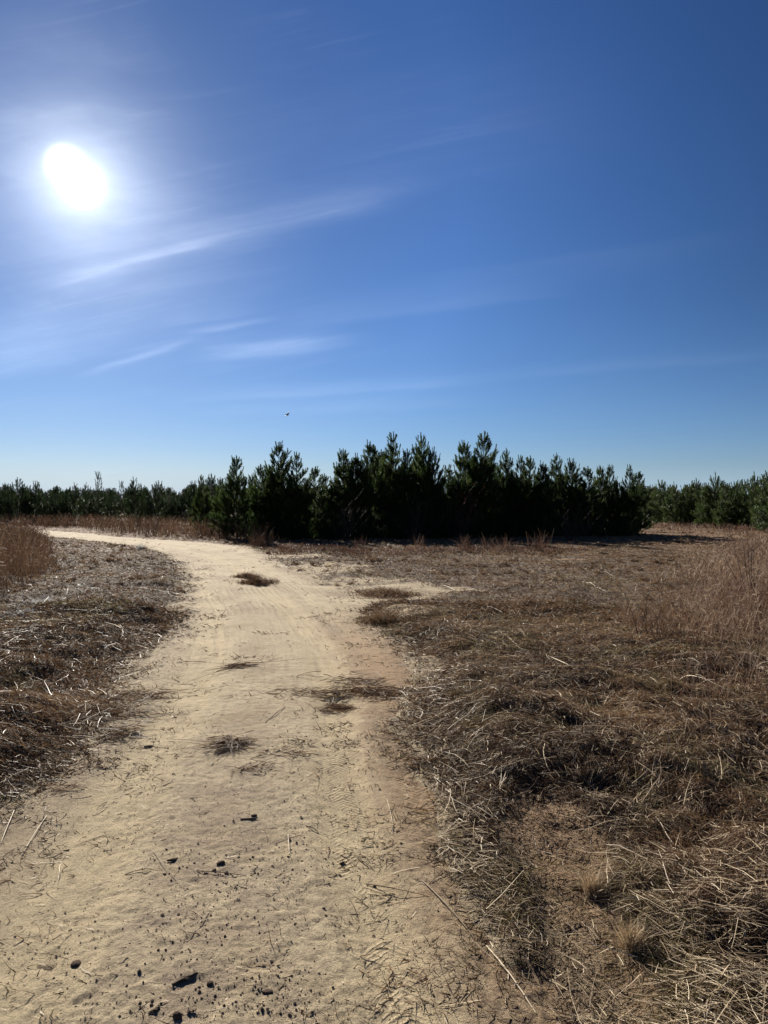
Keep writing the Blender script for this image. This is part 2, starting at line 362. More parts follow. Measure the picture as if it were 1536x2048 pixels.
M['twig'] = simple('dark_twig', (.035, .022, .018), (.10, .07, .055), 60, .85, .002)
M['feather'] = simple('black_feather', (.01, .01, .012), (.02, .02, .022), 10, .6, .001)
M['wood_far'] = mk_blade('bare_wood_crowns', [(0, (.07, .065, .06)), (.5, (.12, .11, .10)), (.8, (.07, .09, .05)), (1, (.18, .16, .14))], .1)  # bare-wood grey; the distance haze is put into this colour too
M['redleaf'] = mk_blade('rusty_leaves', [(0, (.09, .03, .015)), (1, (.22, .07, .03))], .3)

# ------------------------------------------------------------------ ground and road sheets
ang_f = np.radians(np.arange(-42, 42.001, .14)); ang_b = np.radians(np.arange(46, 318, 4.0))
TH = np.concatenate([ang_f, ang_b])                     # clockwise from +Y; closes on itself
rr = [.9]
while rr[-1] < 12: rr.append(rr[-1]*1.0042)
while rr[-1] < 90: rr.append(rr[-1]*1.010)
while rr[-1] < 1500: rr.append(rr[-1]*1.06)
RR = np.array(rr); nt, nr = len(TH), len(RR)
gx = (RR[:, None]*np.sin(TH)[None]).ravel(); gy = (RR[:, None]*np.cos(TH)[None]).ravel()
near = np.hypot(gx, gy) < 130
gs = np.full(gx.shape, -30.0); gs[near] = roadsd(gx[near], gy[near])
gz = np.zeros(gx.shape); gz[near] = ground_z(gx[near], gy[near], gs[near]); gz[~near] = base(gx[~near], gy[~near])
rr_ = np.hypot(gx, gy); gz = gz-.0*rr_
i = np.arange(nr-1)[:, None]*nt; j = np.arange(nt)[None]; j2 = (j+1) % nt
FQ = np.stack([i+j, i+nt+j, i+nt+j2, i+j2], -1).reshape(-1, 4)[:, ::-1]
V = np.stack([gx, gy, gz], 1)
# close the disc under the camera with a fan of quads down to a small ring
br = sst(np.clip(blob(gx, gy, BARE), -1, 1)+.35*fbm(gx, gy, 5, 4, 0), .0, .4)
wn = np.clip(sst(np.clip(blob(gx, gy, WORN), -1, 1)+.9*fbm(gx, gy, 2.2, 4, 7), -.05, .25), 0, 1)*near; nrd = np.maximum(1-sst(-gs, .0, .45), wn); far = sst(rr_, 18, 45)
c0 = len(V); V = np.vstack([V, [[0, 0, base(np.zeros(1), np.zeros(1))[0]-.05]]])
fan = np.stack([np.full(nt, c0), np.arange(nt), (np.arange(nt)+1) % nt, (np.arange(nt)+1) % nt], 1)
app = lambda a, v=0.0: np.append(a, v)
me = np_mesh('ground', V, FQ, [M['soil']], dict(bare=app(br), near_road=app(nrd), far=app(far)), True)
tag(link('ground', me), None, kind='structure')
me = np_mesh('ground_centre', V[np.r_[c0, 0:nt]], np.stack([np.zeros(nt, int), 1+np.arange(nt), 1+(np.arange(nt)+1) % nt], 1)[:, ::-1], [M['soil']])
# (joined to the ground sheet so that it stays one object)
import bmesh
bm = bmesh.new(); bm.from_mesh(bpy.data.objects['ground'].data); bm.from_mesh(me); bm.to_mesh(bpy.data.objects['ground'].data); bm.free()
bpy.data.meshes.remove(me)
keep = (gs > -.3) & near & (gy > .5)
fm = keep[FQ].all(1); FR = FQ[fm]; used = np.unique(FR); remap = np.full(len(gx), -1); remap[used] = np.arange(len(used))
x, y, s = gx[used], gy[used], gs[used]; u, v = uv(x, y)
me = np_mesh('sandy_road', np.stack([x, y, road_z(x, y, s)], 1), remap[FR], [M['sand']], dict(u=u, v=v-v.min()*0, edge=1-sst(s, .0, .40)), True)
tag(link('road', me), 'pale sandy track curving away to the left between mown verges', kind='structure')

# ------------------------------------------------------------------ blades
def blades(p0, d, L, w, bend, tone, nseg=3, side=None, taper=.25, hug=None, rng=rs):
    """ribbons from p0 along d, length L, half width w, bending by vector bend; hug = height above the surface"""
    N = len(p0); d = d/np.linalg.norm(d, axis=1, keepdims=True)
    if side is None: side = rng.normal(size=(N, 3))
    sd = np.cross(d, side); sd /= np.linalg.norm(sd, axis=1, keepdims=True)+1e-9
    t = np.linspace(0, 1, nseg+1)[None, :, None]
    P_ = p0[:, None]+d[:, None]*(L[:, None, None]*t)+bend[:, None]*(L[:, None, None]*t*t)
    if hug is not None:
        x, y = P_[..., 0], P_[..., 1]; z = surf_z(x.ravel(), y.ravel()).reshape(x.shape)
        P_[..., 2] = z+hug[:, None]+(P_[..., 2]-p0[:, None, 2])
    ww = w[:, None, None]*(1-(1-taper)*t)
    A = P_-sd[:, None]*ww; B = P_+sd[:, None]*ww
    Vv = np.stack([A, B], 2).reshape(-1, 3)
    k = 2*(nseg+1); b0 = (np.arange(N)*k)[:, None]; q = np.arange(nseg)[None]*2
    Fq = np.stack([b0+q, b0+q+1, b0+q+3, b0+q+2], -1).reshape(-1, 4)
    return Vv, Fq, np.repeat(tone, k)
def merge(parts):
    Vs, Fs, Ts = [], [], []; o = 0
    for V_, F_, T_ in parts: Vs.append(V_); Fs.append(F_+o); Ts.append(T_); o += len(V_)
    return np.vstack(Vs), np.vstack(Fs), np.concatenate(Ts)
def scatter(N, r0, r1, a0=-50, a1=50):
    N = int(N*(a1-a0)/68)
    r = np.exp(rs.uniform(math.log(r0), math.log(r1), N)); a = np.radians(rs.uniform(a0, a1, N))
    return r*np.sin(a), r*np.cos(a)
def hdir(a, el): return np.stack([np.cos(a)*np.cos(el), np.sin(a)*np.cos(el), np.sin(el)], 1)
def field_dir(x, y):            # mowing swirl: which way the cut grass lies
    return 2.6+5.0*fbm(x, y, .45, 3, 6)+2.2*fbm(x, y, 1.7, 2, 7)

def thatch(N, r0, r1):
    x, y = scatter(N, r0, r1); N = len(x); s = roadsd(x, y)
    den = np.maximum(sst(-s+.12*fbm(x, y, 12, 3, 3)*2, -.10, .16), (.26*np.exp(-np.clip(s, 0, 9)/.30)*sst(fbm(x, y, 5, 3, 6), -.05, .12)+.16*sst(fbm(x, y, 2.6, 4, 5), .14, .24)*(y > 4.5))*(s > -.1))
    cov = .55+.9*fbm(x, y, 2.2, 3, 1)
    br = np.clip(blob(x, y, BARE)+.35*fbm(x, y, 5, 4, 0), 0, 1); wn = sst(blob(x, y, WORN)+.9*fbm(x, y, 2.2, 4, 7)+.3*fbm(x, y, 9, 2, 1), -.05, .3); den = den*(1-.80*sst(br, 0, .3))*(1-.70*wn)*np.clip(.7+cov, .45, 1)
    k = rs.rand(N) < den; x, y, s = x[k], y[k], s[k]; n = len(x); r = np.hypot(x, y)
    a = field_dir(x, y)+rs.normal(0, 1.1, n); a = np.where(rs.rand(n) < .35, rs.uniform(0, 6.28, n), a)
    el = np.abs(rs.normal(.25, .32, n))
    L = rs.gamma(2.2, .011, n)+.010; L = L*np.clip(.8+.05*r, .95, 2.0)
    w = (.0009+.0011*rs.rand(n))*np.clip(r/2.6, 1, 12)**.85
    bend = np.stack([rs.normal(0, .45, n), rs.normal(0, .45, n), rs.uniform(-.5, .3, n)], 1)
    olive = sst(fbm(x, y, 1.3, 3, 4), .02, .18)
    tone = np.clip(rs.beta(1.4, 2.6, n)*.72+.75*fbm(x, y, 1.6, 4, 2)+.35*fbm(x, y, .5, 2, 3), 0, .7)
    tone = np.clip(tone+.13*sst(y, 5, 10)*sst(x, 0, 1.5), 0, .7); tone = np.where((rs.rand(n) < .5*olive), .82+.06*rs.rand(n), tone); tone = np.where(rs.rand(n) < .05, 1.0, tone)
    p = np.stack([x, y, np.zeros(n)], 1)
    return blades(p, hdir(a, el), L, w, bend, tone, 2, hug=rs.uniform(-.004, .016, n)*np.clip(-s*4, .15, 1))
V_, F_, T_ = merge([thatch(520000, 1.75, 12), thatch(200000, 10, 60)])
tag(link('mown_grass', np_mesh('mown_grass', V_, F_, [M['thatch']], dict(tone=T_))), 'brown matted mown grass covering the ground on both sides of the sandy track', 'grass', kind='stuff')

def tufts(N, r0, r1, per, hgt, lean=.5):
    """small standing tussocks left by the mower"""
    x, y = scatter(N, r0, r1); N = len(x); s = roadsd(x, y); g = fbm(x, y, 1.4, 3, 2)
    br = blob(x, y, BARE)
    k = (s < -.05) & (g > -.02+.10*rs.rand(N)) & (br < 0); x, y = x[k], y[k]; n = len(x)
    x = np.repeat(x, per)+rs.normal(0, .03, n*per)*np.repeat(rs.uniform(.7, 2, n), per); y = np.repeat(y, per)+rs.normal(0, .03, n*per); tn = np.repeat(rs.rand(n), per); n = len(x)
    r = np.hypot(x, y); a = rs.uniform(0, 6.28, n); el = rs.uniform(.35, 1.4, n)
    L = rs.uniform(.4, 1, n)*hgt*np.clip(.8+.02*r, 1, 1.4); w = (.0009+.001*rs.rand(n))*np.clip(r/2.6, 1, 12)**.85
    bend = hdir(a, np.zeros(n))*rs.uniform(.1, lean, n)[:, None]+np.stack([np.zeros(n), np.zeros(n), -rs.uniform(0, .5, n)], 1)
    tone = np.clip(.12+.5*tn+rs.normal(0, .12, n), 0, .9)
    return blades(np.stack([x, y, np.zeros(n)], 1), hdir(a, el), L, w, bend, tone, 3, hug=np.zeros(n))
V_, F_, T_ = merge([tufts(2600, 1.8, 12, 42, .075), tufts(2600, 9, 60, 26, .13)])
tag(link('grass_tussocks', np_mesh('grass_tussocks', V_, F_, [M['thatch']], dict(tone=T_))), 'short brown tussocks standing up from the mown verge', 'grass', kind='stuff')

def straws(N, r0, r1):
    x, y = scatter(N, r0, r1); N = len(x); s = roadsd(x, y)
    den = np.where(s < 0, .26+1.1*np.clip(fbm(x, y, 1.0, 3, 7)+.08, 0, 1), .012+.12*np.exp(-s/.12)+.006*sst(-x, .5, 2))*np.where((x < -1) & (s < 0), .6, 1)
    br = blob(x, y, BARE); den = den*np.where(br > 0, .25, 1)
    k = rs.rand(N) < den; x, y, s = x[k], y[k], s[k]; n = len(x); r = np.hypot(x, y)
    a = field_dir(x, y)+rs.normal(0, .6, n); a = np.where(rs.rand(n) < .35, rs.uniform(0, 6.28, n), a)
    L = rs.gamma(1.7, .028, n)+.022; L = np.where(rs.rand(n) < .07, L*3.2+.06, L); L = np.minimum(L, .40)*np.clip(.75+.04*r, .9, 1.3)*np.where(s > 0, .4, 1)*np.clip(.9+.02*r, 1, 1.5)
    el = np.where(s > 0, .02, np.abs(rs.normal(.04, .10, n)))
    w = (.0007+.0012*rs.rand(n)**2)*np.clip(r/2.8, 1, 10)**.6
    cv = rs.normal(0, .11, n); bend = np.stack([-np.sin(a)*cv, np.cos(a)*cv, -np.tan(el)*.8*np.ones(n)], 1)
    tone = np.clip(rs.beta(1.6, 2.0, n)+.2*fbm(x, y, 1.0, 2, 7), 0, 1)
    up = np.tile([0, 0, 1.0], (n, 1))+rs.normal(0, .5, (n, 3))
    return blades(np.stack([x, y, np.zeros(n)], 1), hdir(a, el), L, w, bend, tone, 3, side=up, taper=.5, hug=np.where(s > 0, .003, rs.uniform(.006, .035, n)))
V_, F_, T_ = merge([straws(125000, 1.75, 11), straws(24000, 9, 50)])
tag(link('straw_litter', np_mesh('straw_litter', V_, F_, [M['straw']], dict(tone=T_))), 'pale cut straw lying over the mown verges and the edges of the track', 'straw', kind='stuff')

# tall standing grass ------------------------------------------------
def tall(name, label, poly_px, N, h0, h1, m_, clump=.5, toneb=0.0, ragged=.8, world=False, fade=1.0):
    poly = np.array(poly_px if world else [W(*p) for p in poly_px]); lo, hi = poly.min(0), poly.max(0)
    x = rs.uniform(lo[0]-1, hi[0]+1, N*2); y = rs.uniform(lo[1]-1, hi[1]+1, N*2)
    s = sdist(x, y, poly)+ragged*fbm(x, y, .9, 3, 2)*2
    dn = sst(s, -.1, .5)*(1-clump+clump*sst(fbm(x, y, 1.6, 3, 3), -.08, .12))*(roadsd(x, y) < -.15)
    k = rs.rand(len(x)) < dn; x, y, s = x[k][:N], y[k][:N], s[k][:N]; n = len(x); r = np.hypot(x, y)
    a = rs.uniform(0, 6.28, n); el = np.clip(rs.normal(1.32, .16, n), .7, 1.55)
    hh = (h0+(h1-h0)*np.clip(rs.beta(2.2, 1.8, n)+.6*fbm(x, y, .8, 3, 5), 0, 1.1))*(.45+.55*sst(s, -.1, fade))
    w = (.0012+.0014*rs.rand(n))*np.clip(r/5, 1, 10)**.8
    da = a+rs.normal(0, .5, n); bend = hdir(da, np.zeros(n))*rs.uniform(.02, .35, n)[:, None]; bend[:, 2] -= rs.uniform(0, .12, n)
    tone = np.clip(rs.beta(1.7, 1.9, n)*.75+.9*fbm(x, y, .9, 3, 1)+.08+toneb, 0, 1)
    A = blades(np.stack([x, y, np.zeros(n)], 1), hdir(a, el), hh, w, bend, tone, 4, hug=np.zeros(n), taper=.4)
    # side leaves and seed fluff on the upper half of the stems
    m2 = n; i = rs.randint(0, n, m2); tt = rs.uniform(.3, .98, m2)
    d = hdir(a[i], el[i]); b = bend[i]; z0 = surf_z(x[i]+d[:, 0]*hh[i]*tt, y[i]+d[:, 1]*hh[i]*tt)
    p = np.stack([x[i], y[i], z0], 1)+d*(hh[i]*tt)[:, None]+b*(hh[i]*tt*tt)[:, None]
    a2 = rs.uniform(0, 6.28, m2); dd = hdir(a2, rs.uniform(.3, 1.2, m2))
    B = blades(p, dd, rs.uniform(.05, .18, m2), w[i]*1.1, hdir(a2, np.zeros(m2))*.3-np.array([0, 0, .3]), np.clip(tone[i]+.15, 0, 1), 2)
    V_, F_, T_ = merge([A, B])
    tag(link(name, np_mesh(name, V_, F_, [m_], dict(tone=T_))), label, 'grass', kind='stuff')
tall('tall_grass', 'tall buff and pinkish dry grass standing thick at the right edge', [(1420, 1480), (1375, 1360), (1335, 1250), (1345, 1175), (1430, 1128), (1500, 1098), (1480, 1090), (1700, 1085), (1900, 1200), (1800, 1500), (1560, 1480), (1440, 1440)], 80000, .25, 1.0, M['buff'], .55, .12, 1.2, fade=3.0)
tall('tall_grass', 'stand of rust red grass at the left edge beside the mown verge', [(-250, 1250), (30, 1205), (95, 1180), (118, 1130), (95, 1090), (20, 1082), (-300, 1082)], 30000, .55, 1.05, M['red'], .3, .0, .25)
tall('tall_grass', 'rust red grass strip between the far bend of the track and the left pines', [(-260, 1049), (-60, 1051.5), (150, 1058), (235, 1069), (330, 1077), (430, 1083), (470, 1090), (545, 1098), (560, 1085), (470, 1070), (400, 1058), (200, 1049), (-260, 1043)], 30000, .4, 1.1, M['red'], .75, -.05, .6)
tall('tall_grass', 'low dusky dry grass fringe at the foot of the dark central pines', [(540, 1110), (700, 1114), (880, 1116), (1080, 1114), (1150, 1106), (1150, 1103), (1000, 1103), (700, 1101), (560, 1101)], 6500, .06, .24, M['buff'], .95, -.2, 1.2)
tall('tall_grass', 'sparse brown dry grass along the foot of the right hand pine row', [(1290, 1062), (1400, 1068), (1500, 1076), (1800, 1085), (1800, 1050), (1500, 1049), (1290, 1050)], 7000, .12, .5, M['buff'], .9, -.05, .9)

# ------------------------------------------------------------------ pines
def unit(v): return v/ (np.linalg.norm(v)+1e-9)
def tube(pts, rad, sides=5):
    pts = np.array(pts, float); n = len(pts); V_ = []
    tang = np.gradient(pts, axis=0)
    for k in range(n):
        t = unit(tang[k]); a = np.cross(t, [0, 0, 1.0]); a = unit(a) if np.linalg.norm(a) > 1e-3 else np.array([1.0, 0, 0]); b = np.cross(t, a)
        for q in range(sides):
            f = 2*math.pi*q/sides; V_.append(pts[k]+rad[k]*(math.cos(f)*a+math.sin(f)*b))
    Fq = [[k*sides+q, k*sides+(q+1) % sides, (k+1)*sides+(q+1) % sides, (k+1)*sides+q] for k in range(n-1) for q in range(sides)]
    return np.array(V_), np.array(Fq)
def curve(p, d, L, up, n=5, rg=None):
    """a shoot that starts along d and turns upward"""
    pts = [np.array(p, float)]; d = unit(np.array(d, float)); st = L/(n-1)
    for _ in range(n-1):
        d = unit(d+np.array([0, 0, up])/(n-1)+(rg.normal(0, .05, 3) if rg else 0)); pts.append(pts[-1]+d*st)
    return np.array(pts)
def pine_meshes(seed, H, Rc, z0=.06, dens=1.0, mneedle='needle', tonebase=.35, nl=.15):
    rg = np.random.RandomState(seed); shoots = []; bt = []
    trunk = [np.array([0, 0, -.1])]; wob = np.zeros(2)
    for k in range(1, 13): wob += rg.normal(0, .012*H/5, 2); trunk.append(np.array([wob[0], wob[1], H*k/12]))
    trunk = np.array(trunk); tz = trunk[:, 2]
    def tp(z): return np.array([np.interp(z, tz, trunk[:, 0]), np.interp(z, tz, trunk[:, 1]), z])
    r0 = .011*H+.008; TV, TF = tube(trunk, np.linspace(r0, .008, 13), 7)
    z = z0*H+.05; asym = rg.uniform(0, 6.28)
    while z < H-.30:
        t = z/H; nb = rg.randint(4, 7)-(1 if t > .6 else 0); ph = rg.uniform(0, 6.28)
        prof = (min(1, .80+.8*t) if t < .25 else (1-(t-.25)/.75)**.72)
        for b in range(nb):
            az = ph+b*2*math.pi/nb+rg.normal(0, .25)
            L = max(.26, 1.22*Rc*prof*rg.uniform(.62, 1.22)*(1+.15*math.cos(az-asym)))
            el = .05+.62*t-.30*max(0, 1-t/.12)+rg.normal(0, .12)
            d = [math.cos(az)*math.cos(el), math.sin(az)*math.cos(el), math.sin(el)]
            zz = z+rg.normal(0, .04); c = curve(tp(zz), d, L, .55+.55*t, 6, rg); bt.append((c, .010+.006*L, .004))
            shoots.append((c[-4:] if L > .7 else c[1:], .9))
            if t > .35: shoots.append((curve(c[-1], [.25*math.cos(az), .25*math.sin(az), 1], rg.uniform(.20, .42), .3, 4, rg), -1))
            ns = int(L/.15*dens*(1-.3*t))
            for k in range(ns):
                f = rg.uniform(.22, .92); i = f*5; i0 = int(i); p = c[i0]*(1-i+i0)+c[min(5, i0+1)]*(i-i0)
                sa = az+rg.choice([-1, 1])*rg.uniform(.5, 1.1); se = rg.uniform(.0, .9)
                l2 = L*(1-f)*.55+rg.uniform(.14, .32)
                c2 = curve(p, [math.cos(sa)*math.cos(se), math.sin(sa)*math.cos(se), math.sin(se)], l2, 1.1, 4, rg)
                bt.append((c2, .006, .003)); shoots.append((c2, .8))
                if l2 > .42 and rg.rand() < .7:
                    sa2 = sa+rg.choice([-1, 1])*rg.uniform(.5, 1.0); c3 = curve(c2[1], [math.cos(sa2)*.8, math.sin(sa2)*.8, .6], l2*.5, 1.0, 4, rg); shoots.append((c3, .8))
        z += rg.uniform(.22, .36)*(1+.35*t)
    # leader and its ring of candles
    top = tp(H-.45); shoots.append((curve(top, [rg.normal(0, .03), rg.normal(0, .03), 1], .66, .1, 4, rg), -1))
    for b in range(rg.randint(4, 7)):
        az = rg.uniform(0, 6.28); shoots.append((curve(tp(H-rg.uniform(.25, .6)), [math.cos(az)*.7, math.sin(az)*.7, .75], rg.uniform(.28, .5), .9, 4, rg), -1)); bt.append((shoots[-1][0], .006, .004))
    # needles: tufts round every shoot, pointing forward
    P0, D0, LN, TN = [], [], [], []
    for c, w in shoots:
        seg = np.diff(c, axis=0); ln = np.linalg.norm(seg, axis=1); Lc = ln.sum(); cand = w < 0; n = int(Lc/(.0028 if cand else .0062)*dens)+8; w = .66 if cand else w
        t = rg.uniform(.08, 1.0, n)**.8*(len(c)-1)*.9999; i = t.astype(int); f = (t-i)[:, None]
        p = c[i]*(1-f)+c[i+1]*f; ax = seg[i]/ln[i][:, None]
        rd = rg.normal(size=(n, 3)); rd -= (rd*ax).sum(1)[:, None]*ax; rd /= np.linalg.norm(rd, axis=1)[:, None]
        sp = rg.uniform(.2, .62, n)[:, None] if cand else rg.uniform(.45, 1.0, n)[:, None]; d = ax+rd*sp
        P0.append(p); D0.append(d); LN.append(rg.uniform(.7, 1.1, n)*nl*w); TN.append(np.full(n, tonebase+rg.normal(0, .20))+rg.normal(0, .08, n)+.10*(t/(len(c)-1)))
    P0 = np.vstack(P0); D0 = np.vstack(D0); D0 /= np.linalg.norm(D0, axis=1)[:, None]; LN = np.concatenate(LN); TN = np.clip(np.concatenate(TN), 0, 1)
    n = len(P0); sd = np.cross(D0, rg.normal(size=(n, 3))); sd /= np.linalg.norm(sd, axis=1)[:, None]; wd = .005
    V_ = np.stack([P0-sd*wd, P0+sd*wd, P0+D0*LN[:, None]+sd*wd*.3, P0+D0*LN[:, None]-sd*wd*.3-np.array([0, 0, .004])], 1).reshape(-1, 3)
    F_ = np.arange(4*n).reshape(-1, 4)
    crown = np_mesh('crown', V_, F_, [M[mneedle]], dict(tone=np.repeat(TN, 4)))
    BV, BF = [TV], [TF]; o = len(TV)
    for c, a, b in bt:
        v_, f_ = tube(c, np.linspace(a, b, len(c)), 3); BV.append(v_); BF.append(f_+o); o += len(v_)
    trunkm = np_mesh('trunk', np.vstack(BV), np.vstack(BF), [M['bark']], None, True)
    return trunkm, crown
VAR = {}
def variant(kind, k):
    key = (kind, k)
    if key not in VAR:
        if kind == 'big': VAR[key] = (pine_meshes(100+k, 5.5, [1.35, 1.55, 1.2, 1.45, 1.3, 1.6][k], .02, 1.45), 5.5)
        elif kind == 'slim': VAR[key] = (pine_meshes(200+k, 5.0, [.95, 1.1, .85][k], .05, 1.3), 5.0)
        elif kind == 'far': VAR[key] = (pine_meshes(300+k, 3.3, [.95, .85, 1.0, .75, .9][k], .05, 1.15, 'needle_far', .26, .14), 3.3)
        elif kind == 'thin': VAR[key] = (pine_meshes(400+k, 3.6, .55, .45, .55, 'needle_far', .2, .14), 3.6)
        elif kind == 'green': VAR[key] = (pine_meshes(500+k, 3.3, [.95, 1.05, .85, 1.0][k], .05, 1.2, 'needle_far', .72, .14), 3.3)
    return VAR[key]
def pine(px, top, D, kind, k, label, group, width=1.0, X=None, H=None):
    (tm, cm), h0 = variant(kind, k)
    if X is None: X = (px-768)/F*D
    z = float(surf_z(np.array([X]), np.array([D]))[0])
    if H is None: H = CAMH+(HOR-top)/F*D-z-(.12 if D < 50 else -.05)
    e = bpy.data.objects.new('pine_tree', None); C.objects.link(e); e.location = (X, D, z); e.empty_display_size = .3
    sc = H/h0; e.scale = (sc*width, sc*width, sc); e.rotation_euler = (0, 0, rs.uniform(0, 6.28))
    tag(e, label, 'tree', group)
    link('trunk', tm, e); link('crown', cm, e)
    return e
ORD = ['first', 'second', 'third', 'fourth', 'fifth', 'sixth', 'seventh', 'eighth', 'ninth', 'tenth', 'eleventh', 'twelfth', 'thirteenth', 'fourteenth', 'fifteenth', 'sixteenth',
       'seventeenth', 'eighteenth', 'nineteenth', 'twentieth', 'twenty-first', 'twenty-second', 'twenty-third', 'twenty-fourth', 'twenty-fifth', 'twenty-sixth', 'twenty-seventh', 'twenty-eighth', 'twenty-ninth', 'thirtieth',
       'thirty-first', 'thirty-second', 'thirty-third', 'thirty-fourth', 'thirty-fifth', 'thirty-sixth', 'thirty-seventh', 'thirty-eighth', 'thirty-ninth', 'fortieth']
# the dark central stand: (column, top row, distance, kind, variant, width)
MID = [(402, 950, 48, 'big', 2, .85), (440, 966, 42.5, 'big', 4, .95), (474, 913, 40.5, 'big', 0, .95), (520, 930, 42, 'slim', 1, 1.1), (557, 888, 42, 'big', 1, .92), (592, 906, 41, 'big', 2, 1.0), (628, 935, 41.5, 'slim', 0, 1.2),
       (650, 948, 43, 'slim', 1, 1.2), (688, 900, 43, 'big', 3, .95), (712, 912, 42, 'big', 5, .75), (740, 886, 42, 'big', 5, .85), (786, 868, 43, 'big', 2, .95), (815, 900, 42, 'big', 0, .8), (842, 869, 43, 'big', 4, .9), (866, 898, 42, 'big', 1, .8), (898, 932, 43, 'slim', 2, 1.4),
       (930, 884, 44, 'big', 3, .9), (966, 868, 43, 'big', 0, 1.0), (1012, 899, 43.5, 'big', 4, .85), (1040, 912, 43, 'big', 2, .9), (1060, 914, 44, 'slim', 1, 1.2), (1086, 925, 43, 'big', 5, .75), (1113, 908, 44, 'big', 4, .8),
       (1146, 920, 44.5, 'big', 1, .85), (1176, 934, 44, 'slim', 1, 1.3), (1202, 932, 45, 'big', 3, .8), (1220, 930, 45.5, 'big', 0, .75), (1258, 930, 45, 'big', 2, .85), (1274, 945, 46, 'slim', 0, 1.3)]
shape = {'big': 'bushy', 'slim': 'narrow'}
for n_, (px, top, D, kd, k, w) in enumerate(MID):
    hgt = 'tall' if top < 895 else ('low' if top > 928 else 'middling')
    if n_ == 0: lab = 'smaller young pine standing apart at the left end of the dark stand'
    elif n_ == len(MID)-1: lab = 'narrow young pine at the right end of the dark central stand'
    else: lab = f'{hgt} {shape[kd]} pine, {ORD[n_]} from the left in the front of the dark central stand'
    pine(px, top, D-6.4, kd, k, lab, 'young pines of the dark central stand', w)
q = 0
for row in range(3):
    for x_ in np.arange(500, 1270, 52):
        px = x_+rs.uniform(-14, 14)+row*17; D = 38.8+row*2.2+rs.uniform(-.6, .6)
        near_top = np.interp(px, [m_[0] for m_ in MID], [m_[1] for m_ in MID])
        pine(px, near_top+rs.uniform(24, 60), D, 'big', q % 6, 'dark pine filling the rear of the central stand behind the front row', 'pines filling the rear of the dark stand', .95); q += 1
# far plantation on the left
LEFT = [(-12, 974), (10, 972), (34, 962), (52, 982), (72, 968), (95, 986), (112, 979), (130, 984), (150, 972), (172, 970), (198, 951), (222, 986), (243, 968), (268, 961), (292, 980), (316, 968), (338, 982), (356, 988), (372, 980), (388, 968), (425, 955), (440, 962)]
for n_, (px, top) in enumerate(LEFT):
    kd, k = ('thin', n_ % 2) if px in (172, 198, 243) else ('far', n_ % 5)
    D = 64-.012*px+rs.uniform(-1.5, 1.5)
    lab = ('spindly bare-stemmed pine' if kd == 'thin' else ('taller green pine' if top < 972 else 'small green pine'))+f', {ORD[n_]} from the left in the far row beyond the track'
    pine(px, top, D, kd, k, lab, 'young pines beyond the track bend')
for row in range(4):
    for x_ in np.arange(-40, 470, 30):
        px = x_+rs.uniform(-9, 9); pine(px, 980+row*1.5+rs.uniform(-9, 10), 68+row*4+rs.uniform(-1, 1), 'far', rs.randint(5), 'small pine crowded behind the far left row', 'pines crowded behind the far left row')
# right hand plantation
RIGHT = [(1300, 978), (1322, 968), (1346, 976), (1370, 978), (1394, 967), (1414, 978), (1431, 953), (1452, 970), (1472, 974), (1490, 962), (1510, 947), (1528, 953)]
for n_, (px, top) in enumerate(RIGHT):
    D = 58-.055*(px-1300)+rs.uniform(-1, 1)
    lab = ('taller bright green pine' if top < 960 else 'small bright green pine')+f', {ORD[n_]} from the left in the row right of the dark stand'
    pine(px, top, D, 'green', n_ % 4, lab, 'young pines right of the dark stand')
for row in range(4):
    for x_ in np.arange(1275, 1560, 34):
        px = x_+rs.uniform(-9, 9); pine(px, 975+row*1.5+rs.uniform(-8, 8), 62+row*5-.05*(px-1300)+rs.uniform(-1, 1), 'green', rs.randint(4), 'small pine crowded behind the right hand row', 'pines crowded behind the right hand row')
pine(1540, 946, 36, 'green', 1, 'bright yellow-green pine cut by the right edge of the photo, nearest to the viewer', None, 1.0)

# distant bare winter wood on the rise
def far_wood():
    rg = np.random.RandomState(5); Vs, Ts = [], []
    for D0, base_z, hgt, n in [(420, -1, 6.5, 230), (520, 1, 9, 260), (640, 4, 11, 300)]:
        for _ in range(n):
            a = R(rg.uniform(-36, 36)); D = D0+rg.uniform(-30, 30); X = D*math.tan(a); H = hgt*rg.uniform(.8, 1.15)+1.2*math.sin(a*21)+1.0*math.sin(a*47)
            nf = 130; t = rg.uniform(0, 6.28, nf); rr2 = rg.rand(nf)**.5*rg.uniform(2.5, 4.5); zz = base_z+H*(.25+.75*rg.rand(nf)**.7); rr2 = rr2*np.sqrt(np.clip(1.08-((zz-base_z)/H-.5)**2*3.4, .05, 1))
            c = np.stack([X+rr2*np.cos(t), D+rr2*np.sin(t), zz], 1); d = rg.normal(size=(nf, 3)); d[:, 2] = np.abs(d[:, 2])+.5; d /= np.linalg.norm(d, axis=1)[:, None]
            s_ = np.cross(d, rg.normal(size=(nf, 3))); s_ /= np.linalg.norm(s_, axis=1)[:, None]; L = rg.uniform(.8, 2.2, nf)[:, None]; w = .16+.2*rg.rand(nf)[:, None]
            Vs.append(np.stack([c-s_*w, c+s_*w, c+d*L+s_*w*.3, c+d*L-s_*w*.3], 1).reshape(-1, 3)); Ts.append(np.repeat(np.clip(rg.uniform(0, 1)+rg.normal(0, .1, nf), 0, 1), 4))
            tk = np.array([[X-.2, D, -1], [X+.2, D, -1], [X+.08, D+.2, base_z+H*.8], [X-.08, D, base_z+H*.8]]); Vs.append(tk); Ts.append(np.full(4, .1))
    V_ = np.vstack(Vs); tag(link('distant_wood', np_mesh('distant_wood', V_, np.arange(len(V_)).reshape(-1, 4), [M['wood_far']], dict(tone=np.concatenate(Ts)))), 'grey leafless woods on the low rise far behind the pines', 'woods', kind='stuff')
